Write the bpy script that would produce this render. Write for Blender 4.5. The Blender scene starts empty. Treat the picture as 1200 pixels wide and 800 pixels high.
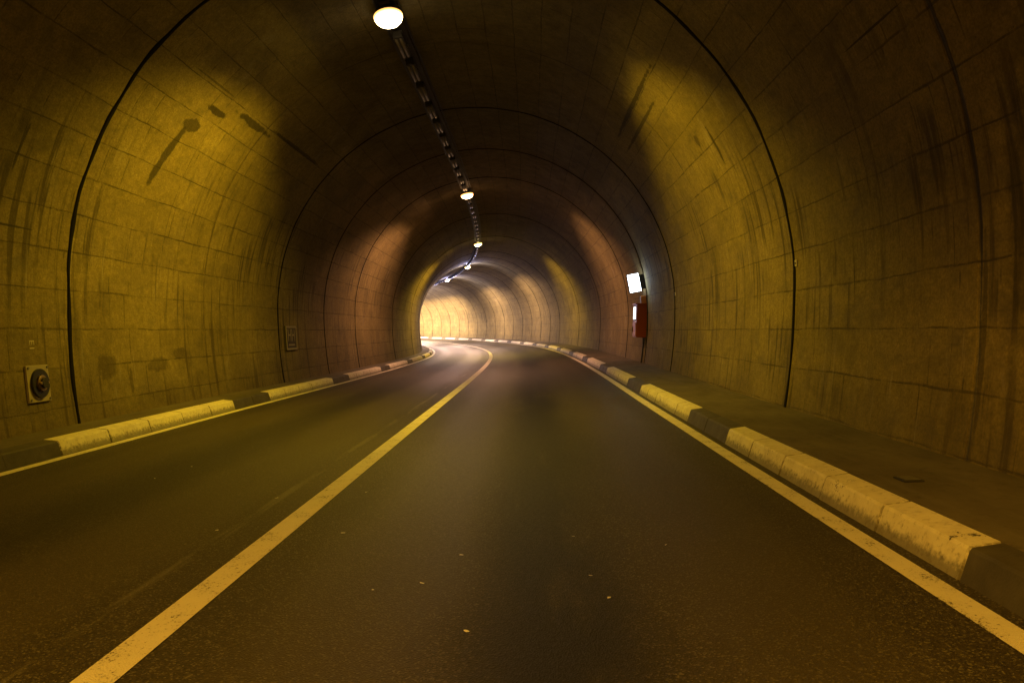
import bpy, bmesh, math, random
from mathutils import Vector, Matrix
random.seed(7)
sc = bpy.context.scene
COL = sc.collection
R = math.radians

# ------------------------------------------------------------------ the bend
R0, S1, S2 = 213.0, 13.4, 49.8            # left-hand bend: curvature ramps in between S1 and S2
B0, B1 = 0.022, 0.059                     # superelevation of the carriageway
S_MIN, S_MAX = -110.0, 140.0
DS = 0.25
_tab = {}
def _build():
    n0 = int(round(S_MIN/DS)) - 4
    n1 = int(round(S_MAX/DS)) + 4
    x = y = th = 0.0
    for i in range(0, n1+1):
        _tab[i] = (x, y, th)
        k = min(max((i*DS-S1)/(S2-S1), 0), 1)/R0
        x -= math.sin(th+k*DS/2)*DS; y += math.cos(th+k*DS/2)*DS; th += k*DS
    for i in range(-1, n0-1, -1):
        _tab[i] = (0.0, i*DS, 0.0)
_build()
def frame(s):
    f = s/DS; i = math.floor(f); t = f-i
    a, b = _tab[i], _tab[i+1]
    return tuple(a[j]*(1-t)+b[j]*t for j in range(3))
def P(s, lat, z):
    x, y, th = frame(s)
    return Vector((x+lat*math.cos(th), y+lat*math.sin(th), z))
def bank(s): return B0+(B1-B0)*min(max((s-S1)/(S2-S1), 0), 1)
def G(s, lat, h=0.0): return P(s, lat, bank(s)*lat+h)          # on the banked carriageway
RAD, ZC = 4.45, 1.75
def half(z):                                                    # half width of the vault at height z
    if z >= ZC: return math.sqrt(max(RAD*RAD-(z-ZC)**2, 0))
    return RAD-(ZC-z)**2/20.0
def wall_v(z):                                                  # arc length from the crown to height z
    if z >= ZC: return RAD*math.acos(min(1, (z-ZC)/RAD))
    return RAD*math.pi/2+(ZC-z)*1.003

# ------------------------------------------------------------------ scene helpers
def link(name, me, mats=(), parent=None, smooth=False):
    o = bpy.data.objects.new(name, me); COL.objects.link(o)
    for m in (mats if isinstance(mats, (list, tuple)) else [mats]): me.materials.append(m)
    if parent: o.parent = parent
    if smooth:
        for p in me.polygons: p.use_smooth = True
    return o
def bm_obj(name, bm, mats, parent=None, smooth=False):
    bmesh.ops.recalc_face_normals(bm, faces=bm.faces[:])
    me = bpy.data.meshes.new(name); bm.to_mesh(me); bm.free()
    return link(name, me, mats, parent, smooth)
def tag(o, label, cat, group=None, kind=None):
    o['label'] = label; o['category'] = cat
    if group: o['group'] = group
    if kind: o['kind'] = kind
    return o
def thing(name, label, cat, loc=(0,0,0), rot=None, group=None, kind=None):
    o = bpy.data.objects.new(name, None); COL.objects.link(o)
    o.empty_display_size = 0.2
    o.location = loc
    if rot is not None: o.rotation_euler = rot.to_euler()
    return tag(o, label, cat, group, kind)
def box(bm, c, d, bev=0.0, rot=None):
    g = bmesh.ops.create_cube(bm, size=1.0)
    vs = g['verts']
    bmesh.ops.scale(bm, vec=d, verts=vs)
    if bev > 0:
        es = list({e for v in vs for e in v.link_edges})
        r = bmesh.ops.bevel(bm, geom=es, offset=bev, segments=2, affect='EDGES', profile=0.5)
        vs = list({v for f in r['faces'] for v in f.verts} | {v for v in vs if v.is_valid})
    if rot is not None: bmesh.ops.transform(bm, matrix=rot.to_4x4(), verts=vs)
    bmesh.ops.translate(bm, vec=c, verts=vs)
    return vs
def box_bm(c, d, bev=0.0, rot=None):
    bm = bmesh.new(); box(bm, c, d, bev, rot); return bm
def cyl_bm(c, r1, r2, h, axis='Z', n=28, bev=0.0):
    bm = bmesh.new()
    g = bmesh.ops.create_cone(bm, cap_ends=True, segments=n, radius1=r1, radius2=r2, depth=h)
    if bev:
        es = [e for e in bm.edges if len(e.link_faces) == 2 and any(len(f.verts) > 4 for f in e.link_faces)]
        bmesh.ops.bevel(bm, geom=es, offset=bev, segments=2, affect='EDGES', profile=0.5)
    if axis == 'X': bmesh.ops.rotate(bm, matrix=Matrix.Rotation(R(90), 3, 'Y'), verts=bm.verts[:])
    if axis == 'Y': bmesh.ops.rotate(bm, matrix=Matrix.Rotation(R(90), 3, 'X'), verts=bm.verts[:])
    bmesh.ops.translate(bm, vec=c, verts=bm.verts[:])
    return bm
def ring_bm(c, ro, ri, h, axis='X', n=40):
    bm = bmesh.new(); L = []
    for k in range(n):
        a = 2*math.pi*k/n; q = []
        for (r, z) in ((ro,-h/2),(ro,h/2),(ri,h/2),(ri,-h/2)):
            q.append(bm.verts.new((r*math.cos(a), r*math.sin(a), z)))
        L.append(q)
    for k in range(n):
        a, b = L[k], L[(k+1)%n]
        for j in range(4): bm.faces.new((a[j], b[j], b[(j+1)%4], a[(j+1)%4]))
    if axis == 'X': bmesh.ops.rotate(bm, matrix=Matrix.Rotation(R(90), 3, 'Y'), verts=bm.verts[:])
    bmesh.ops.translate(bm, vec=c, verts=bm.verts[:])
    return bm
def tube_bm(pts, r, n=10):
    bm = bmesh.new(); L = []
    for i, p in enumerate(pts):
        p = Vector(p)
        t = (Vector(pts[min(i+1, len(pts)-1)])-Vector(pts[max(i-1, 0)])).normalized()
        u = t.cross(Vector((0,0,1)) if abs(t.z) < .9 else Vector((1,0,0))).normalized(); w = t.cross(u)
        L.append([bm.verts.new(p+u*r*math.cos(2*math.pi*k/n)+w*r*math.sin(2*math.pi*k/n)) for k in range(n)])
    for i in range(len(L)-1):
        for k in range(n): bm.faces.new((L[i][k], L[i][(k+1)%n], L[i+1][(k+1)%n], L[i+1][k]))
    bm.faces.new(L[0][::-1]); bm.faces.new(L[-1])
    return bm
def sweep(name, rows, ss, pos, mats, uv=None, parent=None, smooth=False, closed=False):
    """rows: list of (a,b) profile points; pos(s,a,b) -> Vector; uv(s,i) -> (u,v)"""
    n = len(rows); verts = []; faces = []; uvs = []
    for s in ss:
        for (a, b) in rows: verts.append(pos(s, a, b))
    m = n if closed else n-1
    for i in range(len(ss)-1):
        for j in range(m):
            k = (j+1) % n
            faces.append((i*n+j, i*n+k, (i+1)*n+k, (i+1)*n+j))
    if closed:
        faces.append(tuple(range(n))[::-1]); faces.append(tuple((len(ss)-1)*n+j for j in range(n)))
    me = bpy.data.meshes.new(name); me.from_pydata(verts, [], faces)
    if uv:
        l = me.uv_layers.new(name='UVMap')
        for p in me.polygons:
            for li in p.loop_indices:
                v = me.loops[li].vertex_index
                l.data[li].uv = uv(ss[v//n], v % n)
    me.update()
    if closed:
        bm = bmesh.new(); bm.from_mesh(me); bmesh.ops.recalc_face_normals(bm, faces=bm.faces[:]); bm.to_mesh(me); bm.free()
    return link(name, me, mats, parent, smooth)
def srange(a, b, d):
    n = max(1, int(math.ceil((b-a)/d))); return [a+(b-a)*i/n for i in range(n+1)]
def copy_tree(o, parent=None):
    c = o.copy(); COL.objects.link(c)
    if parent: c.parent = parent
    for ch in list(o.children): copy_tree(ch, c)
    return c
def text_mesh(name, body, size, depth, mat, parent=None):
    cu = bpy.data.curves.new(name, 'FONT'); cu.body = body; cu.size = size; cu.extrude = depth
    cu.align_x = 'CENTER'; cu.align_y = 'CENTER'
    t = bpy.data.objects.new(name+'_tmp', cu); COL.objects.link(t)
    dg = bpy.context.evaluated_depsgraph_get()
    me = bpy.data.meshes.new_from_object(t.evaluated_get(dg))
    bpy.data.objects.remove(t); bpy.data.curves.remove(cu)
    me.materials.clear()
    return link(name, me, mat, parent)

# ------------------------------------------------------------------ node helpers
class NT:
    def __init__(self, name):
        self.m = bpy.data.materials.new(name); self.m.use_nodes = True
        self.t = self.m.node_tree; self.t.nodes.clear()
        self.out = self.t.nodes.new('ShaderNodeOutputMaterial')
        self.b = self.t.nodes.new('ShaderNodeBsdfPrincipled')
        self.t.links.new(self.b.outputs[0], self.out.inputs[0])
    def set(self, sock, v):
        if hasattr(v, 'is_output') or isinstance(v, bpy.types.NodeSocket): self.t.links.new(v, sock)
        else:
            try: sock.default_value = v
            except Exception: sock.default_value = (v, v, v)
    def bs(self, **k):
        for n, v in k.items(): self.set(self.b.inputs[n.replace('_', ' ')], v)
    def math(self, op, a, b=None, c=None, clamp=False):
        n = self.t.nodes.new('ShaderNodeMath'); n.operation = op; n.use_clamp = clamp
        self.set(n.inputs[0], a)
        if b is not None: self.set(n.inputs[1], b)
        if c is not None: self.set(n.inputs[2], c)
        return n.outputs[0]
    def uv(self):
        n = self.t.nodes.new('ShaderNodeUVMap'); n.uv_map = 'UVMap'; return n.outputs[0]
    def obj(self):
        n = self.t.nodes.new('ShaderNodeTexCoord'); return n.outputs['Object']
    def geo(self):
        n = self.t.nodes.new('ShaderNodeNewGeometry'); return n.outputs['Position']
    def sep(self, v):
        n = self.t.nodes.new('ShaderNodeSeparateXYZ'); self.set(n.inputs[0], v); return n.outputs
    def comb(self, x, y, z=0.0):
        n = self.t.nodes.new('ShaderNodeCombineXYZ')
        self.set(n.inputs[0], x); self.set(n.inputs[1], y); self.set(n.inputs[2], z); return n.outputs[0]
    def map(self, v, scale=(1,1,1), loc=(0,0,0)):
        n = self.t.nodes.new('ShaderNodeMapping'); self.set(n.inputs['Vector'], v)
        n.inputs['Scale'].default_value = scale; n.inputs['Location'].default_value = loc; return n.outputs[0]
    def noise(self, v, scale, detail=4, rough=.55, dist=0.0, col=False):
        n = self.t.nodes.new('ShaderNodeTexNoise'); self.set(n.inputs['Vector'], v)
        n.inputs['Scale'].default_value = scale; n.inputs['Detail'].default_value = detail
        n.inputs['Roughness'].default_value = rough; n.inputs['Distortion'].default_value = dist
        return n.outputs['Color' if col else 'Fac']
    def vor(self, v, scale, feat='F1', out='Distance'):
        n = self.t.nodes.new('ShaderNodeTexVoronoi'); n.feature = feat; self.set(n.inputs['Vector'], v)
        n.inputs['Scale'].default_value = scale; return n.outputs[out]
    def brick(self, v, w, h, mortar, off=.5, c1=(1,1,1,1), c2=(0,0,0,1), smooth=.1, bias=0.0):
        n = self.t.nodes.new('ShaderNodeTexBrick'); self.set(n.inputs['Vector'], v); n.offset = off
        n.inputs['Scale'].default_value = 1.0; n.inputs['Brick Width'].default_value = w
        n.inputs['Row Height'].default_value = h; n.inputs['Mortar Size'].default_value = mortar
        n.inputs['Mortar Smooth'].default_value = smooth; n.inputs['Bias'].default_value = bias
        n.inputs['Color1'].default_value = c1; n.inputs['Color2'].default_value = c2
        n.inputs['Mortar'].default_value = (.5,.5,.5,1)
        return n.outputs['Color'], n.outputs['Fac']
    def ss(self, x, a, b, lo=0.0, hi=1.0):                      # smoothstep map
        n = self.t.nodes.new('ShaderNodeMapRange'); n.interpolation_type = 'SMOOTHSTEP'
        self.set(n.inputs['Value'], x)
        for k, v in (('From Min', a), ('From Max', b), ('To Min', lo), ('To Max', hi)): self.set(n.inputs[k], v)
        return n.outputs[0]
    def mix(self, f, a, b, mode='MIX'):
        n = self.t.nodes.new('ShaderNodeMix'); n.data_type = 'RGBA'; n.blend_type = mode
        self.set(n.inputs[0], f); self.set(n.inputs[6], a); self.set(n.inputs[7], b); return n.outputs[2]
    def ramp(self, f, stops):
        n = self.t.nodes.new('ShaderNodeValToRGB'); self.set(n.inputs[0], f)
        e = n.color_ramp.elements
        while len(e) < len(stops): e.new(0.5)
        for k, (p, c) in enumerate(stops): e[k].position = p; e[k].color = c
        return n.outputs[0]
    def bump(self, h, strength=.3, dist=.02, nrm=None):
        n = self.t.nodes.new('ShaderNodeBump'); self.set(n.inputs['Height'], h)
        n.inputs['Strength'].default_value = strength; n.inputs['Distance'].default_value = dist
        if nrm is not None: self.set(n.inputs['Normal'], nrm)
        return n.outputs[0]
def g4(v, t=(1,1,1)): return (v*t[0], v*t[1], v*t[2], 1)

# ------------------------------------------------------------------ materials
JOINT = 4.33; JOINT0 = 10.45
def lining_material():
    k = NT('board marked concrete'); uv = k.uv(); u, v, _ = k.sep(uv)
    av = k.math('ABSOLUTE', v)
    # big tonal clouds, mid blotches, fine grain
    n1 = k.noise(k.map(uv, (.5,.8,1)), 1.0, 5, .6, .4)
    n2 = k.noise(uv, 3.2, 6, .62)
    n3 = k.noise(uv, 38, 4, .6)
    col = k.ramp(k.math('ADD', k.math('MULTIPLY', n1, .6), k.math('MULTIPLY', n2, .4)),
                 [(.30, (.165,.140,.066,1)), (.52, (.245,.210,.104,1)), (.72, (.325,.285,.150,1))])
    col = k.mix(.38, col, k.ramp(n3, [(.3,(.12,.11,.09,1)), (.7,(.80,.76,.66,1))]), 'OVERLAY')
    n4 = k.noise(k.map(uv,(1,1,1),(5,5,0)), 11, 7, .72)
    col = k.mix(.42, col, k.ramp(n4, [(.30,(.16,.15,.13,1)), (.50,(.48,.47,.44,1)), (.68,(.78,.75,.68,1))]), 'OVERLAY')
    n5 = k.noise(k.map(uv,(1.1,2.2,1),(15,2,0)), 1.0, 6, .68, .6)
    col = k.mix(k.ss(n5, .50, .68, 0, .45), col, (.10,.088,.064,1))
    pit = k.math('MULTIPLY', k.ss(k.vor(uv, 9), .035, .075, 1, 0), k.ss(n5, .42, .56))
    col = k.mix(k.math('MULTIPLY', pit, .7), col, (.05,.043,.03,1))
    lime = k.ss(k.noise(k.map(uv,(1.6,.8,1),(31,12,0)), 1.0, 6, .7, .5), .60, .72)
    col = k.mix(k.math('MULTIPLY', lime, .28), col, (.46,.43,.36,1))
    # formwork panels: courses along the vault, wandering a little
    wob = k.math('MULTIPLY', k.math('SUBTRACT', k.noise(uv, .8, 3), .5), .07)
    fine = k.math('MULTIPLY', k.math('SUBTRACT', k.noise(uv, 9, 3), .5), .016)
    pv = k.comb(k.math('ADD', u, fine), k.math('ADD', k.math('ADD', v, wob), fine))
    c1, f1 = k.brick(pv, 4.33, .47, .008, .5)
    c2, f2 = k.brick(k.map(pv, (1,1,1), (.31,0,0)), .56, .47, .012, .23)
    tone = k.math('ADD', k.math('MULTIPLY', k.sep(c1)[0], .5), k.math('MULTIPLY', k.sep(c2)[0], .5))
    brd = k.math('FRACT', k.math('DIVIDE', k.math('ADD', v, wob), .1175))
    brd = k.math('MULTIPLY', k.ss(k.math('ABSOLUTE', k.math('SUBTRACT', brd, .5)), .43, .49), k.ss(k.noise(k.map(uv,(.8,5,1)), 1.0, 3, .6), .45, .62))
    col = k.mix(k.math('MULTIPLY', brd, .22), col, (.07,.06,.045,1))
    col = k.mix(.45, col, k.mix(tone, (.40,.38,.33,1), (.62,.60,.54,1)), 'OVERLAY')
    m1 = k.ss(k.noise(k.map(uv, (.42,.9,1), (3,1,0)), 1.0, 3, .6), .30, .50)
    m2 = k.ss(k.noise(k.map(uv, (.7,.9,1), (11,5,0)), 1.0, 3, .6), .50, .56)
    thin = k.ss(k.noise(uv, 1.9, 5, .7), .34, .58, .18, 1.0)
    ln = k.math('MULTIPLY', k.math('MAXIMUM', k.math('MULTIPLY', f1, m1), k.math('MULTIPLY', k.math('MULTIPLY', f2, m2), .85)), thin)
    col = k.mix(k.math('MULTIPLY', ln, .68), col, (.030,.026,.018,1))
    # ring joints between pours: dark ragged seam
    ru = k.math('ADD', u, k.math('MULTIPLY', k.math('SUBTRACT', k.noise(k.map(uv,(0,1,1)), 1.6, 4), .5), .09))
    q = k.math('FRACT', k.math('ADD', k.math('DIVIDE', k.math('SUBTRACT', ru, JOINT0), JOINT), 20.5))
    dj = k.math('MULTIPLY', k.math('ABSOLUTE', k.math('SUBTRACT', q, .5)), JOINT)
    seam = k.ss(dj, .014, .034, 1, 0)
    sm = k.ss(k.noise(k.map(uv, (.3,1.1,1), (7,2,0)), 1.0, 3), .42, .62, .05, .5)
    col = k.mix(k.math('MULTIPLY', seam, sm), col, (.03,.026,.02,1))
    # wet weeping beside the seams
    weep = k.math('MULTIPLY', k.ss(dj, .02, .75, 1, 0), k.ss(k.noise(k.map(uv,(2.2,.55,1),(2,9,0)), 1.0, 4, .6), .54, .70))
    col = k.mix(k.math('MULTIPLY', weep, .55), col, (.05,.045,.035,1))
    # runs of dirt hanging down the lower wall
    st = k.noise(k.map(uv, (7.5,.42,1)), 1.0, 5, .62, .3)
    stm = k.math('MULTIPLY', k.ss(st, .51, .62), k.ss(k.noise(k.map(uv,(.45,.6,1),(4,4,0)), 1.0, 3), .42, .56))
    stm = k.math('MULTIPLY', stm, k.ss(av, 4.2, 5.6))
    col = k.mix(k.math('MULTIPLY', stm, .75), col, (.055,.045,.03,1))
    st2 = k.noise(k.map(uv, (15,.55,1), (3,0,0)), 1.0, 4, .6)
    stm2 = k.math('MULTIPLY', k.ss(st2, .60, .70), k.ss(k.noise(k.map(uv,(.6,.8,1),(9,1,0)), 1.0, 3), .50, .62))
    stm2 = k.math('MULTIPLY', stm2, k.ss(av, 5.2, 6.6))
    col = k.mix(k.math('MULTIPLY', stm2, .5), col, (.42,.38,.30,1))
    # ragged darker band towards the wall foot
    low_tone = k.ss(k.math('ADD', av, k.math('MULTIPLY', k.noise(k.map(uv,(1,1,1)), 1.4, 5, .65), 1.3)), 8.35, 9.35)
    col = k.mix(k.math('MULTIPLY', low_tone, .5), col, (.07,.058,.04,1))
    # patchy darker tone high in the vault, weaker further along
    crown_tone = k.math('MULTIPLY', k.ss(k.math('ADD', av, k.math('MULTIPLY', n1, 1.6)), 2.6, 4.6, 1, 0), k.ss(n2, .25, .7, .55, 1))
    col = k.mix(k.math('MULTIPLY', k.math('MULTIPLY', crown_tone, k.ss(u, 42, 62, 1, .15)), .66), col, (.05,.045,.035,1))
    # single stains with a shape of their own:  (u, v, length u, length v, slant, strength)
    wn = k.noise(uv, 5, 4, .65)
    wu = k.math('MULTIPLY', k.math('SUBTRACT', k.noise(k.map(uv,(3.5,2.2,1),(1,3,0)), 1.0, 5, .7), .5), .34)
    wv = k.math('MULTIPLY', k.math('SUBTRACT', k.noise(k.map(uv,(2.6,2.4,1),(8,2,0)), 1.0, 5, .7), .5), .34)
    for (su, sv, lu, lv, sl, a) in STAINS:
        du = k.math('SUBTRACT', k.math('SUBTRACT', u, su), k.math('MULTIPLY', k.math('SUBTRACT', v, sv), sl))
        if min(lu, lv) > .045: du = k.math('ADD', du, k.math('MULTIPLY', wu, min(1, lu*2.6, lv*6)))
        dv = k.math('SUBTRACT', v, sv)
        if min(lu, lv) > .045: dv = k.math('ADD', dv, k.math('MULTIPLY', wv, min(1, lv*3.2)))
        r2 = k.math('ADD', k.math('POWER', k.math('ABSOLUTE', k.math('DIVIDE', du, lu)), 2.0), k.math('POWER', k.math('ABSOLUTE', k.math('DIVIDE', dv, lv)), 2.0))
        mk = k.ss(k.math('ADD', r2, k.math('MULTIPLY', wn, 1.5)), 1.15, 1.6, 1, 0)
        col = k.mix(k.math('MULTIPLY', mk, a), col, (.035,.03,.02,1))
    k.bs(Base_Color=col, Roughness=k.ss(n2, .3, .7, .78, .95), Specular_IOR_Level=.25)
    h = k.math('SUBTRACT', k.math('ADD', k.math('MULTIPLY', n3, .12), k.math('MULTIPLY', n2, .55)), k.math('MULTIPLY', ln, .8))
    h = k.math('SUBTRACT', h, k.math('MULTIPLY', seam, 1.2))
    h = k.math('ADD', h, k.math('MULTIPLY', tone, .22))
    k.bs(Normal=k.bump(k.math('ADD', h, k.math('MULTIPLY', n4, .5)), .7, .03))
    return k.m

STAINS = [  # (u, v, half length u, half length v, slant, strength)
    (12.17,-4.98,.13,.66,.30,.85), (12.42,-4.40,.34,.13,.2,.8), (12.85,-4.04,.46,.07,.1,.9),
    (14.2,-3.86,.95,.085,0,.85), (16.7,-3.74,1.9,.05,0,.75), (12.3,-3.70,.9,.02,0,.6),
    (11.3,-8.02,.30,.22,0,.5), (12.85,-8.05,.46,.13,0,.5), (13.7,-7.9,.32,.12,0,.45), (11.95,-8.25,.06,.24,0,.5),
    (12.38,4.75,.07,.40,0,.85), (13.1,4.5,.13,.13,0,.65), (14.8,3.24,2.8,.055,0,.8), (15.5,3.55,2.4,.045,0,.7),
    (6.10,5.2,.035,2.6,0,.8), (6.05,7.6,.05,.9,0,.6), (5.4,6.8,.45,1.0,0,.5), (7.0,5.0,.70,.014,0,.9), (9.0,-6.4,.9,.016,0,.85), (9.1,-5.55,.03,.35,.1,.7),
]

def asphalt_nodes(k, uv):
    u, v, _ = k.sep(uv)
    ag = k.vor(uv, 130, 'F1'); agc = k.vor(uv, 130, 'F1', 'Color')
    n1 = k.noise(k.map(uv,(.25,.9,1)), 1.0, 5, .6, .3); n2 = k.noise(k.map(uv,(1.0,7.0,1)), 1.0, 6, .7); n3 = k.noise(uv, 120, 2, .6)
    g1 = k.noise(uv, 34, 5, .75); g2 = k.noise(k.map(uv,(1,1,1),(3,8,0)), 75, 3, .7)
    col = k.ramp(n2, [(.3,(.033,.0275,.0180,1)), (.7,(.044,.037,.0240,1))])
    col = k.mix(k.ss(g1, .52, .68, 0, .55), col, (.105,.089,.060,1))
    col = k.mix(k.ss(g1, .48, .34, 0, .65), col, (.010,.0085,.006,1))
    col = k.mix(k.ss(g2, .56, .70, 0, .45), col, (.14,.12,.085,1))
    col = k.mix(k.ss(k.sep(agc)[0], .76, .97, 0, .7), col, (.19,.175,.14,1))
    col = k.mix(k.ss(k.sep(agc)[1], .70, .95, 0, .8), col, (.018,.017,.015,1))
    col = k.mix(k.ss(n1, .42, .68, 0, .30), col, (.018,.0155,.011,1))
    # oil drip bands down the middle of each lane, paler polished wheel paths
    wob = k.math('MULTIPLY', k.math('SUBTRACT', k.noise(k.map(uv,(.35,1,1)), 1.0, 3), .5), .35)
    vv = k.math('ADD', v, wob)
    def band(c, w, soft): return k.ss(k.math('ABSOLUTE', k.math('SUBTRACT', vv, c)), w, w+soft, 1, 0)
    breakup = k.ss(k.noise(k.map(uv,(.5,2.5,1),(5,5,0)), 1.0, 5, .7), .22, .50)
    oil = k.math('MAXIMUM', band(1.30, .10, .40), k.math('MULTIPLY', band(-1.9, .10, .40), .6))
    oil = k.math('MULTIPLY', oil, breakup)
    pol = k.math('MAXIMUM', k.math('MAXIMUM', band(.50, .2, .35), band(2.25, .2, .35)), k.math('MAXIMUM', band(-1.1,.2,.35), band(-2.75,.15,.3)))
    col = k.mix(k.math('MULTIPLY', pol, .38), col, (.075,.064,.044,1))
    col = k.mix(k.math('MULTIPLY', oil, .92), col, (.010,.0095,.008,1))
    # ghost of an older line left of the centre line
    gh = k.math('MULTIPLY', k.ss(k.math('ABSOLUTE', k.math('SUBTRACT', v, -.60)), .02, .05, 1, 0), k.ss(k.noise(k.map(uv,(.6,6,1)), 1.0, 5, .7), .46, .62))
    col = k.mix(k.math('MULTIPLY', gh, .35), col, (.22,.205,.17,1))
    h = k.math('ADD', k.math('MULTIPLY', ag, .9), k.math('MULTIPLY', n3, .5))
    rough = k.math('SUBTRACT', k.ss(g1, .3, .7, .54, .66), k.math('MULTIPLY', pol, .06))
    return col, h, rough
def road_material():
    k = NT('worn asphalt'); col, h, rough = asphalt_nodes(k, k.uv())
    k.bs(Base_Color=col, Roughness=rough, Specular_IOR_Level=.30, Normal=k.bump(h, .6, .005))
    return k.m
def paint_material():
    k = NT('worn road paint'); uv = k.uv()
    col, h, rough = asphalt_nodes(k, uv)
    n = k.noise(uv, 55, 4, .75); n2 = k.noise(uv, 5.0, 4, .6)
    wear = k.ss(k.math('ADD', k.math('MULTIPLY', n, .75), k.math('MULTIPLY', n2, .45)), .465, .545)
    wear = k.math('SUBTRACT', 1.0, k.math('MULTIPLY', k.math('SUBTRACT', 1.0, wear), .86))
    paint = k.mix(n2, (.60,.58,.52,1), (.78,.76,.69,1))
    k.bs(Base_Color=k.mix(wear, col, paint), Roughness=.6, Specular_IOR_Level=.35, Normal=k.bump(k.math('ADD', h, k.math('MULTIPLY', wear, .6)), .6, .005))
    return k.m
def kerb_material(white):
    k = NT('painted kerb concrete' if white else 'bare kerb concrete'); uv = k.uv(); u, v, _ = k.sep(uv)
    n = k.noise(uv, 4, 5, .65); n2 = k.noise(uv, 22, 5, .7); n3 = k.noise(uv, 70, 3, .6)
    bare = k.ramp(n, [(.3,(.045,.041,.035,1)), (.7,(.085,.079,.068,1))])
    if white:
        p = k.mix(k.ss(n,.35,.7), (.74,.72,.65,1), (.60,.57,.50,1))
        p = k.mix(k.ss(n2,.52,.68,0,.55), p, (.28,.25,.19,1))
        chip = k.ss(k.math('ADD', k.noise(uv, 2.6, 6, .75), k.math('MULTIPLY', k.math('SUBTRACT', n3, .5), .25)), .645, .67)
        grime = k.ss(k.math('ADD', v, k.math('MULTIPLY', k.math('SUBTRACT', n2, .5), -.16)), .03, .10, .7, 0)   # tyre scuff along the foot
        jd = k.math('MULTIPLY', k.math('ABSOLUTE', k.math('SUBTRACT', k.math('FRACT', k.math('ADD', u, .5)), .5)), 1.0)
        jt = k.math('MULTIPLY', k.ss(jd, .008, .02, 1, 0), k.ss(n2, .38, .55, .3, 1))
        col = k.mix(chip, p, bare); col = k.mix(grime, col, (.06,.053,.042,1)); col = k.mix(k.math('MULTIPLY', jt, .75), col, (.08,.07,.05,1))
    else: col = bare
    k.bs(Base_Color=col, Roughness=.7, Specular_IOR_Level=.3, Normal=k.bump(k.math('ADD', n3, k.math('MULTIPLY', n2, .8)), .4, .006))
    return k.m
def footway_material():
    k = NT('dusty footway'); uv = k.uv()
    n = k.noise(k.map(uv,(.8,1.4,1)), 1.0, 6, .65, .5); n2 = k.noise(uv, 9, 6, .7); n3 = k.noise(uv, 90, 3, .6)
    s = k.noise(k.map(uv,(.5,9,1)), 1.0, 5, .7)
    col = k.ramp(n, [(.3,(.075,.066,.048,1)), (.7,(.150,.132,.098,1))])
    col = k.mix(k.ss(s,.5,.66,0,.4), col, (.15,.138,.112,1))
    col = k.mix(k.ss(n2,.52,.72,0,.5), col, (.04,.036,.03,1))
    k.bs(Base_Color=col, Roughness=.85, Specular_IOR_Level=.25, Normal=k.bump(k.math('ADD', n3, n2), .5, .008))
    return k.m
def plain(name, c, rough=.5, metal=0.0, var=.25, scale=9, bumpd=.002):
    k = NT(name); p = k.obj()
    n = k.noise(p, scale, 5, .65); n2 = k.noise(p, scale*7, 3, .6)
    a = tuple(x*(1-var) for x in c)+(1,); b = tuple(min(1,x*(1+var)) for x in c)+(1,)
    k.bs(Base_Color=k.mix(k.math('ADD', k.math('MULTIPLY', n, .7), k.math('MULTIPLY', n2, .3)), a, b), Roughness=k.ss(n2,.3,.7,max(.05,rough-.08),min(1,rough+.08)), Metallic=metal,
         Normal=k.bump(n2, .3, bumpd))
    return k.m
def emit(name, c, s, base=(.8,.8,.8,1)):
    k = NT(name); k.bs(Base_Color=base, Roughness=.3, Emission_Color=c+(1,), Emission_Strength=s); return k.m

M_LINING = lining_material(); M_ROAD = road_material(); M_PAINT = paint_material()
M_KW = kerb_material(True); M_KD = kerb_material(False); M_FOOT = footway_material()
M_SEAL = plain('black joint sealant', (.007,.0065,.006), .92)
M_SEAL.node_tree.nodes['Principled BSDF'].inputs['Specular IOR Level'].default_value = .1
M_STEEL = plain('galvanised steel', (.20,.20,.20), .45, .6)
M_DARK = plain('dark painted steel', (.030,.028,.026), .55)
M_REFL = plain('dusty reflector tube', (.17,.15,.11), .35, 0, .12)
M_PLATE = plain('weathered grey plate', (.34,.31,.25), .6, 0, .3)
M_RUBBER = plain('black rubber', (.015,.014,.013), .5)
M_BRASS = plain('dull brass', (.38,.27,.12), .4, .8)
M_RED = plain('red enamel', (.36,.065,.028), .4, 0, .2)
M_ORANGE = plain('orange enamel', (.60,.22,.05), .45, 0, .15)
M_MARK = plain('pale stencil paint', (.58,.54,.44), .7, 0, .3, 30)
M_BLACKSIGN = plain('faded black sign', (.035,.03,.025), .6)
M_SIGNEDGE = plain('faded sign border', (.30,.27,.21), .6)
M_PAPER = plain('pale scrap', (.85,.84,.80), .7)
M_IRON = plain('cast iron', (.02,.019,.017), .6)
M_GROUND = plain('earth', (.16,.14,.10), .95, 0, .3, .5, .02)
M_WHITELIT = emit('lit white acrylic', (.82,.92,1.0), 12.0)
M_STRIP = emit('lit window', (1.0,.90,.80), 4.0)

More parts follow.
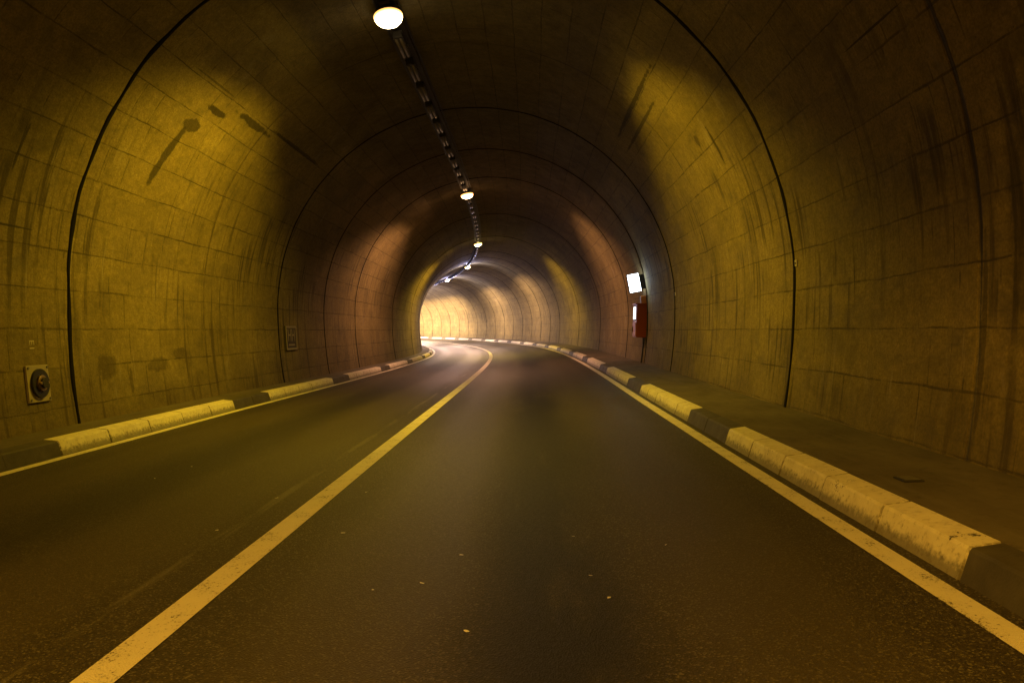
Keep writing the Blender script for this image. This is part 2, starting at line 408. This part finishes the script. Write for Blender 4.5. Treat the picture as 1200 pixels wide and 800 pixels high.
# ------------------------------------------------------------------ tunnel lining
tunnel = thing('tunnel', 'long bare concrete road tunnel with a round vault, curving away to the left', 'tunnel')
prof = []
zs = [-.7,-.4,-.1,.2,.5,.8,1.1,1.4]
right = [(half(z), z) for z in zs] + [(RAD*math.cos(a), ZC+RAD*math.sin(a)) for a in [math.pi*i/72 for i in range(0,37)]]
left = [(-a, b) for (a, b) in right[::-1]][1:]
prof = right+left
pv = []
acc = [0.0]
for i in range(1, len(prof)): acc.append(acc[-1]+math.dist(prof[i-1], prof[i]))
mid = acc[-1]/2
pv = [mid-a for a in acc]
ss_l = srange(S_MIN, -12, 4.0)[:-1]+srange(-12, S_MAX, .7)
def vault(s, a, b): return P(s, a, b)
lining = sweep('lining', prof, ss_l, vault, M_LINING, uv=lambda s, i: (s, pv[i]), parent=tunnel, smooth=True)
md = lining.modifiers.new('thickness', 'SOLIDIFY'); md.thickness = .45; md.offset = 0
# make the inner face stay put: offset chosen after checking the normal direction
n0 = lining.data.polygons[len(prof)//2].normal
md.offset = 1.0 if n0.z > 0 else -1.0

def joint_strip(s0, w, dep):
    # a band of sealant round the vault, a few mm proud, its edges a little ragged
    verts = []; faces = []; n = len(prof)
    rng = random.Random(int(s0*100))
    ph = [rng.uniform(0, 6.28) for _ in range(4)]
    fine = []
    for i in range(n-1):
        for t in (0, .5): fine.append(tuple(prof[i][j]*(1-t)+prof[i+1][j]*t for j in (0,1)))
    fine.append(prof[-1])
    for i, (a, b) in enumerate(fine):
        ang = math.atan2(b-ZC, a); nx, nz = (math.cos(ang), math.sin(ang)) if b > ZC else (math.copysign(1, a), 0)
        q = i*.22
        c = s0+.012*math.sin(q*1.3+ph[0])+.008*math.sin(q*3.1+ph[1])
        ww = w*(1+.22*math.sin(q*2.3+ph[2])+.15*math.sin(q*5.7+ph[3]))
        for (ds, d) in ((-ww/2, -.004), (-ww/4, dep), (ww/4, dep), (ww/2, -.004)):
            verts.append(P(c+ds, a-nx*d, b-nz*d))
    for i in range(len(fine)-1):
        for j in range(3): faces.append((i*4+j, i*4+j+1, i*4+4+j+1, i*4+4+j))
    me = bpy.data.meshes.new('joint_strip'); me.from_pydata(verts, [], faces)
    return link('joint_strip', me, M_SEAL, tunnel)
k = -4
while JOINT0+k*2*JOINT < S_MAX-1:
    s0 = JOINT0+k*2*JOINT
    joint_strip(s0, .095 if k == 0 else (.065 if k < 5 else .13), .012)
    k += 1
joint_strip(JOINT0+3*JOINT, .05, .012)
for q in range(11, 30, 2):
    if JOINT0+q*JOINT < S_MAX-1: joint_strip(JOINT0+q*JOINT, .11, .012)

# ------------------------------------------------------------------ ground, road, footways, kerbs, lines
bm = bmesh.new(); bmesh.ops.create_grid(bm, x_segments=24, y_segments=24, size=1500)
bmesh.ops.translate(bm, vec=(0,0,-.9), verts=bm.verts[:])
tag(bm_obj('ground', bm, M_GROUND), 'bare earth that the tunnel and road lie on', 'ground', kind='structure')
ss_r = srange(S_MIN-.5, S_MAX+.4, .8)
rl = [-3.75,-2.6,-1.3,0,1.3,2.4,3.4]
tag(sweep('road', [(a,0) for a in rl], ss_r, lambda s,a,b: G(s,a,b), M_ROAD, uv=lambda s,i:(s, rl[i])),
    'dark worn two lane asphalt carriageway bending left', 'road', kind='structure')
def line(name, lat, w, label):
    r = [(lat-w/2,.004),(lat-w/6,.005),(lat+w/6,.005),(lat+w/2,.004)]
    tag(sweep(name, r, ss_r, lambda s,a,b: G(s,a,b), M_PAINT, uv=lambda s,i:(s, r[i][0])), label, 'road marking', kind='structure')
line('centre_line', -.275, .155, 'worn solid centre line painted on the asphalt between the two lanes')
line('edge_line', 3.02, .135, 'solid painted line along the kerb at the outer side of the bend')
line('edge_line', -3.48, .12, 'solid painted line along the kerb at the inner side of the bend')

KP = [(0.0,-.25),(0.0,0.0),(.045,.135),(.058,.150),(.20,.168),(.20,-.25)]      # kerb profile: sloping face, crease, sloping top
def kerb_arc():
    o = [0.0]
    for i in range(1, len(KP)): o.append(o[-1]+math.dist(KP[i-1], KP[i]))
    return [a-.25 for a in o]
KA = kerb_arc()
def kerb_section(a, b, side, lat0, white, parent):
    L = b-a; nb = max(1, round(L/.97)); bl = L/nb
    ss = []; sh = []
    rng = random.Random(int(a*31)+side)
    offs = []
    for i in range(nb):
        o = rng.uniform(-.004,.004); p0 = a+i*bl; p1 = p0+bl
        for t, q in ((0.0, .007), (.012/bl, 0.0), (.5, 0.0), (1-.012/bl, 0.0), (1.0, .007)):
            if i and t == 0.0: continue
            ss.append(p0+t*bl); sh.append((q, o))
    n = len(KP)
    verts = []; faces = []
    for s, (q, o) in zip(ss, sh):
        for (x, z) in KP:
            x2 = x + (q if x < .1 else -q)*(1 if z > -.1 else 0) + o
            z2 = z - (q if z > .05 else 0)
            verts.append(G(s, side*(lat0+x2), z2))
    for i in range(len(ss)-1):
        for j in range(n-1): faces.append((i*n+j, i*n+j+1, (i+1)*n+j+1, (i+1)*n+j))
    faces.append(tuple(range(n))); faces.append(tuple((len(ss)-1)*n+j for j in range(n)))
    me = bpy.data.meshes.new('painted_section' if white else 'bare_section'); me.from_pydata(verts, [], faces)
    bm = bmesh.new(); bm.from_mesh(me); bmesh.ops.recalc_face_normals(bm, faces=bm.faces[:]); bm.to_mesh(me); bm.free()
    l = me.uv_layers.new(name='UVMap')
    for p in me.polygons:
        for li in p.loop_indices:
            v = me.loops[li].vertex_index
            l.data[li].uv = ((ss[v//n]-a)/bl + round(a)*3.0, KA[v % n])
    link(me.name, me, M_KW if white else M_KD, parent)
def kerb(side, lat0, start, wl, per, label):
    root = thing('kerb', label, 'kerb', kind='structure')
    k0 = math.floor((-12-start)/per)
    s = start+k0*per
    while s < S_MAX-7:
        kerb_section(s, s+wl, side, lat0, True, root)
        kerb_section(s+wl, s+per, side, lat0, False, root)
        s += per
kerb(1, 3.165, 3.87, 4.70, 6.77, 'kerb with long white and short dark stretches at the outer side of the bend')
kerb(-1, 3.585, 8.77, 5.12, 6.99, 'kerb with long white and short dark stretches at the inner side of the bend')
def footway(side, l0, label):
    r = [l0, l0+.25, l0+.55, 4.36]
    hh = [.160,.158,.162,.170]
    tag(sweep('footway', list(zip([side*a for a in r], hh)), ss_r, lambda s,a,b: G(s,a,b), M_FOOT, uv=lambda s,i:(s, side*r[i]), smooth=True), label, 'pavement', kind='structure')
footway(1, 3.36, 'narrow dusty footway between kerb and wall on the outer side of the bend')
footway(-1, 3.78, 'narrow dusty footway between kerb and wall on the inner side of the bend')

# ------------------------------------------------------------------ luminaires on the crown
LAT_L = -.965; ANG = math.asin(-LAT_L/RAD)
def crown_frame(s, drop):
    """origin on the vault at the lamp row; local x along the tunnel, y across, z away from the vault (downwards)"""
    x, y, th = frame(s)
    a = LAT_L; b = ZC+math.sqrt(RAD*RAD-a*a)
    t = Vector((-math.sin(th), math.cos(th), 0)); r = Vector((math.cos(th), math.sin(th), 0))
    n = (r*(-a)+Vector((0,0,-(b-ZC))))/RAD
    o = P(s, a, b)+n*drop
    yv = n.cross(t)
    m = Matrix((t, yv, n)).transposed()
    return o, m
ORD = ['first','second','third','fourth','fifth','sixth','seventh','eighth','ninth','tenth','eleventh','twelfth']
ORD2 = ['thirteenth','fourteenth','fifteenth','sixteenth','seventeenth','eighteenth','nineteenth','twentieth']
def ORDW(j): return (ORD+ORD2)[j]
PITCH = 1.40; S_L0 = 12.83
# one unlit twin tube luminaire
def make_unlit():
    t = thing('tube_luminaire', '-', 'ceiling light')
    bm = bmesh.new()
    # housing: trapezoid channel
    box(bm, (0,0,.055), (.98,.15,.10), .012)
    bm_obj('housing', bm, M_DARK, t)
    bm_obj('diffuser_frame', box_bm((0,0,.108), (.96,.165,.012), .003), M_DARK, t)
    for y in (-.038, .038): bm_obj('tube', tube_bm([(-.44,y,.124),(0,y,.124),(.44,y,.124)], .022, 12), M_REFL, t, True)
    for x in (-.34, .34): bm_obj('bracket', box_bm((x,0,-.033), (.05,.16,.074), .004), M_STEEL, t)
    return t
def lit_material(i, c, s):
    # prismatic bowl: white hot under the bulb, dimmer and more coloured towards its rim
    k = NT('lit lamp glass %s' % ORD[i]); z = k.sep(k.obj())[2]
    f = k.ss(z, .098, .235)
    k.bs(Base_Color=(.5,.45,.35,1), Roughness=.3, Emission_Color=k.mix(f, (c[0], c[1]*.62, c[2]*.25, 1), c+(1,)), Emission_Strength=k.math('ADD', .9, k.math('MULTIPLY', f, s)))
    return k.m
def make_lit(mat):
    t = thing('lit_lamp', '-', 'ceiling light')
    bm = bmesh.new()
    vs = []
    n = 28
    for (hx, hy, z) in ((.20,.12,0.0),(.30,.20,.05),(.325,.216,.10)):
        vs.append([bm.verts.new((hx*math.cos(2*math.pi*q/n), hy*math.sin(2*math.pi*q/n), z)) for q in range(n)])
    bm.faces.new(vs[0]); bm.faces.new(vs[2])
    for a, b in ((0,1),(1,2)):
        for j in range(n): bm.faces.new((vs[a][j], vs[a][(j+1)%n], vs[b][(j+1)%n], vs[b][j]))
    bm_obj('housing', bm, M_DARK, t)
    bm = bmesh.new()                                             # bulged glass
    bmesh.ops.create_uvsphere(bm, u_segments=24, v_segments=12, radius=1)
    bmesh.ops.delete(bm, geom=[v for v in bm.verts if v.co.z < -.01], context='VERTS')
    bmesh.ops.scale(bm, vec=(.33,.22,.15), verts=bm.verts[:]); bmesh.ops.translate(bm, vec=(0,0,.102), verts=bm.verts[:])
    bm_obj('glass', bm, mat, t, True)
    for x in (-.2, .2): bm_obj('bracket', box_bm((x,0,-.033), (.05,.16,.072), .004), M_STEEL, t)
    return t
LAMPS = [  # s, colour of light, power, beam stretch, added cold fill, glass colour, glass strength, label
    (S_L0-16.8, (1,.47,.035), 4700, 1.0, 0, (1,.75,.35), 12, 'dim orange lit lamp above the camera, first in the ceiling row'),
    (S_L0,      (1,.61,.022), 1500, 1.0, 0, (1,.85,.50), 22, 'large yellow lit lamp nearest the camera in the ceiling row'),
    (S_L0+16.8, (1,.45,.21), 1450, 1.4, 0, (1,.60,.30), 22, 'orange lit lamp on the ceiling, second of the visible row'),
    (S_L0+33.6, (1,.60,.050), 1700, 1.4, 0, (1,.82,.35), 22, 'yellow lit lamp on the ceiling, third of the visible row'),
    (S_L0+50.4, (1,.60,.34), 3300, 5.0, 220, (1,.85,.45), 22, 'small pale yellow lit lamp where the ceiling row starts to swing left'),
    (S_L0+67.2, (1,.62,.38), 5400, 5.0, 620, (1,.88,.60), 22, 'farthest visible lit lamp, beside the black row of fixtures in the bend'),
]
AIM_R, AIM_T, YAW = 0.0, 0.0, 8.0
grp = 'lit lamps along the tunnel ceiling'
def beam_shape(ld, wide=1.0):
    # luminous intensity table of the rectangular lantern: square cut-offs, wider to one side, long soft throw backwards
    ld.use_nodes = True; nt = ld.node_tree; nt.nodes.clear()
    N = nt.nodes.new; L = nt.links.new
    out = N('ShaderNodeOutputLight'); em = N('ShaderNodeEmission'); L(em.outputs[0], out.inputs[0])
    tc = N('ShaderNodeTexCoord'); sp = N('ShaderNodeSeparateXYZ'); L(tc.outputs['Normal'], sp.inputs[0])
    def m(op, a, b=None):
        n = N('ShaderNodeMath'); n.operation = op
        for i, v in enumerate((a, b)):
            if v is None: continue
            if isinstance(v, (int, float)): n.inputs[i].default_value = v
            else: L(v, n.inputs[i])
        return n.outputs[0]
    def ss(x, a, b):
        n = N('ShaderNodeMapRange'); n.interpolation_type = 'SMOOTHSTEP'; L(x, n.inputs['Value'])
        n.inputs['From Min'].default_value = a; n.inputs['From Max'].default_value = b
        n.inputs['To Min'].default_value = 1; n.inputs['To Max'].default_value = 0; return n.outputs[0]
    z = m('MAXIMUM', m('ABSOLUTE', sp.outputs[2]), .01)
    x = m('MULTIPLY', m('DIVIDE', sp.outputs[0], z), SGX); y = m('MULTIPLY', m('DIVIDE', sp.outputs[1], z), SGY)
    f = m('MULTIPLY', m('MULTIPLY', ss(x, 2.0, 9.0), ss(m('MULTIPLY', x, -1.0), 1.45, 2.9)),
          m('MULTIPLY', ss(y, .95*wide, 3.3*wide), ss(m('MULTIPLY', y, -1.0), .1*wide, 2.2*wide)))
    f = m('ADD', m('MULTIPLY', f, .977), .023)
    L(f, em.inputs['Strength'])
SGX, SGY = 1.0, 1.0
def put_lit(i, s, c, pw, ang, fill_power, gc, gs, label, mat=None, proto=None):
    if proto: t = copy_tree(proto)
    else: t = make_lit(mat or lit_material(i, gc, gs))
    o, m = crown_frame(s, .07)
    t.location = o; t.rotation_euler = m.to_euler(); t['label'] = label; t['group'] = grp
    ld = bpy.data.lights.new('lamp_beam', 'SPOT'); ld.energy = pw; ld.color = c
    ld.spot_size = R(174); ld.spot_blend = .05; ld.shadow_soft_size = .09
    beam_shape(ld, ang or 1.0)
    lo = bpy.data.objects.new('lamp_beam', ld); COL.objects.link(lo); lo.parent = t
    x, y, th = frame(s)
    tv = Vector((-math.sin(th), math.cos(th), 0)); rv = Vector((math.cos(th), math.sin(th), 0))
    cy, sy = math.cos(R(YAW)), math.sin(R(YAW))
    rv, tv = rv*cy+tv*sy, tv*cy-rv*sy
    zax = -(Vector((0,0,-1))+rv*AIM_R+tv*AIM_T).normalized()       # a spot shines along its -z
    yax = zax.cross(rv).normalized(); xax = yax.cross(zax)
    lo.location = (0,0,.30); lo.rotation_euler = (m.transposed() @ Matrix((xax, yax, zax)).transposed()).to_euler()
    if fill_power:  # extra cold light added under the lamp to lift and cool the far vault
        l2 = bpy.data.lights.new('added_fill', 'POINT'); l2.energy = fill_power; l2.color = (.64,.60,1.0); l2.shadow_soft_size = .09
        lo2 = bpy.data.objects.new('added_fill', l2); COL.objects.link(lo2); lo2.parent = t; lo2.location = (0,0,.36)
    return t
lit_s = []
last = None
for i, L in enumerate(LAMPS):
    last = put_lit(i, *L); lit_s.append(L[0])
# round the bend, out of view: lamps added to brighten the far wall
s = S_L0+84.0; j = 0
glass_far = last.children[1].data.materials[0]
while s < S_MAX-6:
    put_lit(6+(j % 6), s, (1,.64,.36), 3000, 3.0, 300, (1,.88,.60), 14,
            'lit lamp added out of view beyond the bend, %s one along' % ORDW(j))
    lit_s.append(s); s += 2.8; j += 1

unlit = make_unlit()
first = True
names = ['the lamp above the camera','the large yellow lamp','the orange lamp','the third lit lamp','the fourth lit lamp','the fifth lit lamp']
for i in range(6):
    for q in range(1, 12):
        s = LAMPS[i][0]+q*PITCH
        if i == 5 and q > 10: continue
        t = unlit if first else copy_tree(unlit); first = False
        o, m = crown_frame(s, .07)
        t.location = o; t.rotation_euler = m.to_euler()
        t['label'] = 'unlit dark twin tube ceiling light, %s one beyond %s' % (ORD[q-1], names[i])
        t['group'] = 'unlit tube lights along the tunnel ceiling'
# unseen tubes added between the far lamps, a cold fill for the vault
M_FILLTUBE = emit('cold white fill tube', (.60,.68,1.0), 12.0)
fill_tube = None
s = S_L0+84.0+1.4; j = 0
while s < S_MAX-6:
    if fill_tube is None:
        t = fill_tube = copy_tree(unlit)
        for c in t.children:
            if c.name.startswith('tube'):
                c.data = c.data.copy(); c.data.materials[0] = M_FILLTUBE
    else: t = copy_tree(fill_tube)
    o, m = crown_frame(s, .07)
    t.location = o; t.rotation_euler = m.to_euler()
    t['label'] = 'cold white fill tube light added out of view beyond the bend, %s one along' % ORDW(j)
    t['group'] = 'added tube lights beyond the bend'
    s += 2.8; j += 1
# cable tray above the row
def tray_pos(s, a, b):
    o, m = crown_frame(s, b)
    return o+m @ Vector((0, a, 0))
ct = sweep('cable_tray', [(-.15,.008),(.15,.008),(.15,.05),(.135,.05),(.135,.03),(-.135,.03),(-.135,.05),(-.15,.05)], srange(-8, S_MAX-1, 1.0), tray_pos, M_DARK, closed=True)
tag(ct, 'dark steel cable tray running along the crown above the ceiling lights', 'cable tray')
cb = bm_obj('power_cable', tube_bm([tray_pos(s, .19+.006*math.sin(s*2.1), .022) for s in srange(-8, S_MAX-1, .7)], .016, 8), M_RUBBER, None, True)
tag(cb, 'black power cable clipped to the vault beside the cable tray', 'cable')

# ------------------------------------------------------------------ wall things
def wall_frame(s, z, side):
    """origin on the lining; local x along the tunnel, y out of the wall towards the road, z up the wall"""
    x, y, th = frame(s)
    lat = half(z)
    t = Vector((-math.sin(th), math.cos(th), 0)); r = Vector((math.cos(th), math.sin(th), 0))
    dz = .05; sl = (half(z+dz)-half(z-dz))/(2*dz)
    up = (r*side*sl+Vector((0,0,1))).normalized()
    out = (t.cross(up) if side < 0 else up.cross(t)).normalized()
    out = out if out.dot(r)*side < 0 else -out
    xv = out.cross(up).normalized()                              # right-handed frame
    return P(s, side*lat, z), Matrix((xv, out, up)).transposed()

# hydrant plate on the left wall
o, m = wall_frame(9.68, .60, -1)
h = thing('hydrant_plate', 'square grey hydrant plate with a round black coupling, low on the wall', 'hydrant', o, m)
bm_obj('plate', box_bm((0,.012,0), (.43,.030,.42), .006), M_PLATE, h)
def tilt(bm): bmesh.ops.rotate(bm, matrix=Matrix.Rotation(R(90),3,'Z'), verts=bm.verts[:]); return bm
def on_wall(bm, d): bmesh.ops.translate(bm, vec=(0,d,0), verts=bm.verts[:]); return bm
bm_obj('gasket_ring', on_wall(tilt(ring_bm((0,0,0), .165, .095, .03)), .040), M_RUBBER, h, False)
bm_obj('coupling', cyl_bm((0,.052,0), .092, .080, .05, 'Y', 32, .006), M_BRASS, h)
cp = bm_obj('coupling_cap', cyl_bm((0,.092,0), .062, .062, .03, 'Y', 12, .006), M_IRON, h)
bm_obj('lug', box_bm((0,.090,0), (.17,.025,.03), .006), M_BRASS, cp)
for sx in (-1,1):
    for sz in (-1,1): bm_obj('bolt', cyl_bm((sx*.185,.032,sz*.18), .014, .012, .014, 'Y', 6), M_STEEL, h)
o, m = wall_frame(9.64, 1.035, -1)
tx = text_mesh('stencil_mark', 'E1', .13, .002, M_MARK, tunnel)
# letters turned a quarter clockwise so that they read downwards
rot = m @ Matrix(((-1,0,0),(0,0,1),(0,1,0))) @ Matrix.Rotation(R(-90), 3, 'Z')
tx.location = o+m @ Vector((0,.004,0)); tx.rotation_euler = rot.to_euler()

# dark pictogram sign further along the left wall
o, m = wall_frame(20.0, 1.03, -1)
sg = thing('wall_sign', 'small faded dark sign with pale border and HH mark on the inner wall', 'sign', o, m)
bm_obj('sign_board', box_bm((0,.02,0), (.86,.03,.56), .004), M_BLACKSIGN, sg)
bd = bmesh.new()
for (c, d) in (((0,.038,.255),(.86,.008,.045)), ((0,.038,-.255),(.86,.008,.045)), ((-.405,.0382,0),(.045,.008,.465)), ((.405,.0382,0),(.045,.008,.465))):
    vs = [bd.verts.new((c[0]+sx*d[0]/2, c[1]+sy*d[1]/2, c[2]+sz*d[2]/2)) for sx in (-1,1) for sy in (-1,1) for sz in (-1,1)]
    for q in ((0,1,3,2),(4,6,7,5),(0,4,5,1),(2,3,7,6),(0,2,6,4),(1,5,7,3)): bd.faces.new([vs[i] for i in q])
bm_obj('sign_border', bd, M_SIGNEDGE, sg)
t = text_mesh('lettering', 'HH', .42, .002, M_SIGNEDGE, sg)
t.rotation_euler = Matrix(((-1,0,0),(0,0,1),(0,1,0))).to_euler(); t.location = (0,.037,.05)
bm_obj('sign_bar', box_bm((0,.037,-.16), (.5,.006,.035)), M_SIGNEDGE, sg)

# lit box sign standing out from the right wall
o, m = wall_frame(23.55, 2.57, 1)
ls = thing('light_box_sign', 'glowing white box sign standing out from the wall above the red cabinet', 'sign', o, m)
rz = Matrix.Rotation(R(12), 3, 'Z')
bm_obj('housing', box_bm((0,.30,0), (.13,.34,.52), .012, None), M_DARK, ls)
for sx in (-1, 1): bm_obj('lit_panel', box_bm((sx*.067,.30,0), (.012,.305,.485), .004), M_WHITELIT, ls)
bm_obj('bracket', box_bm((0,.065,.0), (.06,.13,.40), .006), M_DARK, ls)

# emergency cabinet below it
o, m = wall_frame(24.05, 1.47, 1)
cb = thing('emergency_cabinet', 'narrow red emergency cabinet with a lit window on the wall beneath the white sign', 'cabinet', o, m)
bm_obj('cabinet_body', box_bm((0,.14,0), (.80,.28,.92), .012), M_RED, cb)
fr = bm_obj('lit_window', box_bm((0,.287,.22), (.46,.016,.34), .004), M_STRIP, cb)
bm_obj('window_frame', on_wall(bmesh.new(), 0) if False else box_bm((0,.284,.22), (.54,.012,.42), .003), M_DARK, cb)
dr = bm_obj('lower_door', box_bm((0,.289,-.24), (.62,.020,.38), .005), M_ORANGE, cb)
bm_obj('handle', box_bm((.24,.312,-.24), (.03,.03,.14), .008), M_STEEL, dr)
bm_obj('roof_cap', box_bm((0,.15,.475), (.86,.32,.03), .006), M_RED, cb)
o, m = wall_frame(23.75, 2.06, 1)
jb = thing('junction_box', 'small orange tinted junction box between the lit sign and the red cabinet', 'box', o, m)
bm_obj('box_body', box_bm((0,.07,0), (.18,.14,.24), .01), M_ORANGE, jb)
bm_obj('box_lid', box_bm((0,.146,0), (.16,.012,.22), .004), M_STEEL, jb)
pts = []
for z in (.98,.85,.7,.55,.4,.22): 
    q, mm = wall_frame(23.8, z, 1); pts.append(q+mm @ Vector((0,.035,0)))
tag(bm_obj('conduit', tube_bm(pts, .022, 10), M_DARK, None, True), 'short dark conduit running down the wall below the red cabinet', 'conduit')

# small pale markers beside the joints
for s, z, lab in ((10.33, 2.02, 'tiny pale marker plate beside the nearest thick black wall joint'),
                  (19.0, 2.02, 'tiny pale marker plate beside the wall joint nearest the red cabinet')):
    o, m = wall_frame(s, z, 1)
    mp = thing('marker_plate', lab, 'marker', o, m, 'marker plates beside wall joints')
    bm_obj('plate', box_bm((0,.008,0), (.085,.016,.075), .003), M_MARK, mp)
    bm_obj('screw', cyl_bm((0,.018,0), .014, .012, .008, 'Y', 10), M_IRON, mp)

# grating in the right footway
def drain():
    s0, l0 = 5.5, 3.66
    t = thing('drain_cover', 'small dark slotted iron cover let into the footway', 'drain cover', G(s0, l0, .160), Matrix.Rotation(-math.atan(B0), 3, 'Y'))
    bm = bmesh.new()
    box(bm, (0,0,.004), (.13,.17,.012), .003)
    bm_obj('cover', bm, M_IRON, t)
    b2 = bmesh.new()
    for i in range(5):
        vs = bmesh.ops.create_cube(b2, size=1)['verts']; bmesh.ops.scale(b2, vec=(.10,.012,.004), verts=vs); bmesh.ops.translate(b2, vec=(0,-.056+.028*i,.0125), verts=vs)
    bm_obj('slat', b2, M_STEEL, t)
drain()

# pale scraps on the road
scraps = [(547,740),(672,629),(541,651),(692,675),(714,701),(780,639),(494,684),(429,577),(324,584),(254,622),(402,625),(437,692),(181,561),(225,547)]
for (px, py) in scraps:
    lat = 0.0
    for _ in range(4):
        d = 1000*(1.2-B0*lat)/(py-387.5); lat = 1.23+(px-623)*d/1000
    bm = bmesh.new(); n = 7; rr = random.uniform(.006,.011)*(1.5 if (px,py) in ((547,740),(494,684)) else 1)
    ring = [bm.verts.new((rr*1.7*random.uniform(.6,1.1)*math.cos(2*math.pi*i/n), rr*random.uniform(.5,1.1)*math.sin(2*math.pi*i/n), random.uniform(.0005,.0035))) for i in range(n)]
    f = bm.faces.new(ring)
    bmesh.ops.solidify(bm, geom=[f], thickness=.002)
    o = bm_obj('litter_scrap', bm, M_PAPER)
    o.location = G(d, lat, .004); o.rotation_euler = (0,0,random.uniform(0,6.28))
    tag(o, 'tiny pale scrap of litter lying flat on the dark asphalt', 'litter', 'pale scraps scattered on the road')

# ------------------------------------------------------------------ world, camera, view
w = bpy.data.worlds.new('World'); sc.world = w; w.use_nodes = True
nt = w.node_tree; bg = nt.nodes['Background']
sky = nt.nodes.new('ShaderNodeTexSky'); sky.sky_type = 'NISHITA'; sky.sun_disc = False
sky.sun_elevation = R(6); sky.sun_rotation = R(200); sky.air_density = 1.4
nt.links.new(sky.outputs[0], bg.inputs[0]); bg.inputs[1].default_value = .05

cd = bpy.data.cameras.new('camera'); cam = bpy.data.objects.new('camera', cd); COL.objects.link(cam)
cd.sensor_width = 36; cd.lens = 30.0; cd.clip_start = .05; cd.clip_end = 4000
cam.location = (1.23, 0, 1.2)
cd.shift_x = -23/1200; cd.shift_y = -12.5/1200
cam.rotation_euler = (math.pi/2, 0, 0)
sc.camera = cam
sc.view_settings.view_transform = 'Standard'; sc.view_settings.look = 'None'
sc.view_settings.exposure = 0.0; sc.view_settings.gamma = 1.0; sc.view_settings.use_curve_mapping = False
sc.render.engine = 'CYCLES'
sc.cycles.use_denoising = True
sc.cycles.max_bounces = 8; sc.cycles.diffuse_bounces = 5; sc.cycles.glossy_bounces = 3
sc.cycles.caustics_reflective = False; sc.cycles.caustics_refractive = False
sc.cycles.sample_clamp_indirect = 4.0
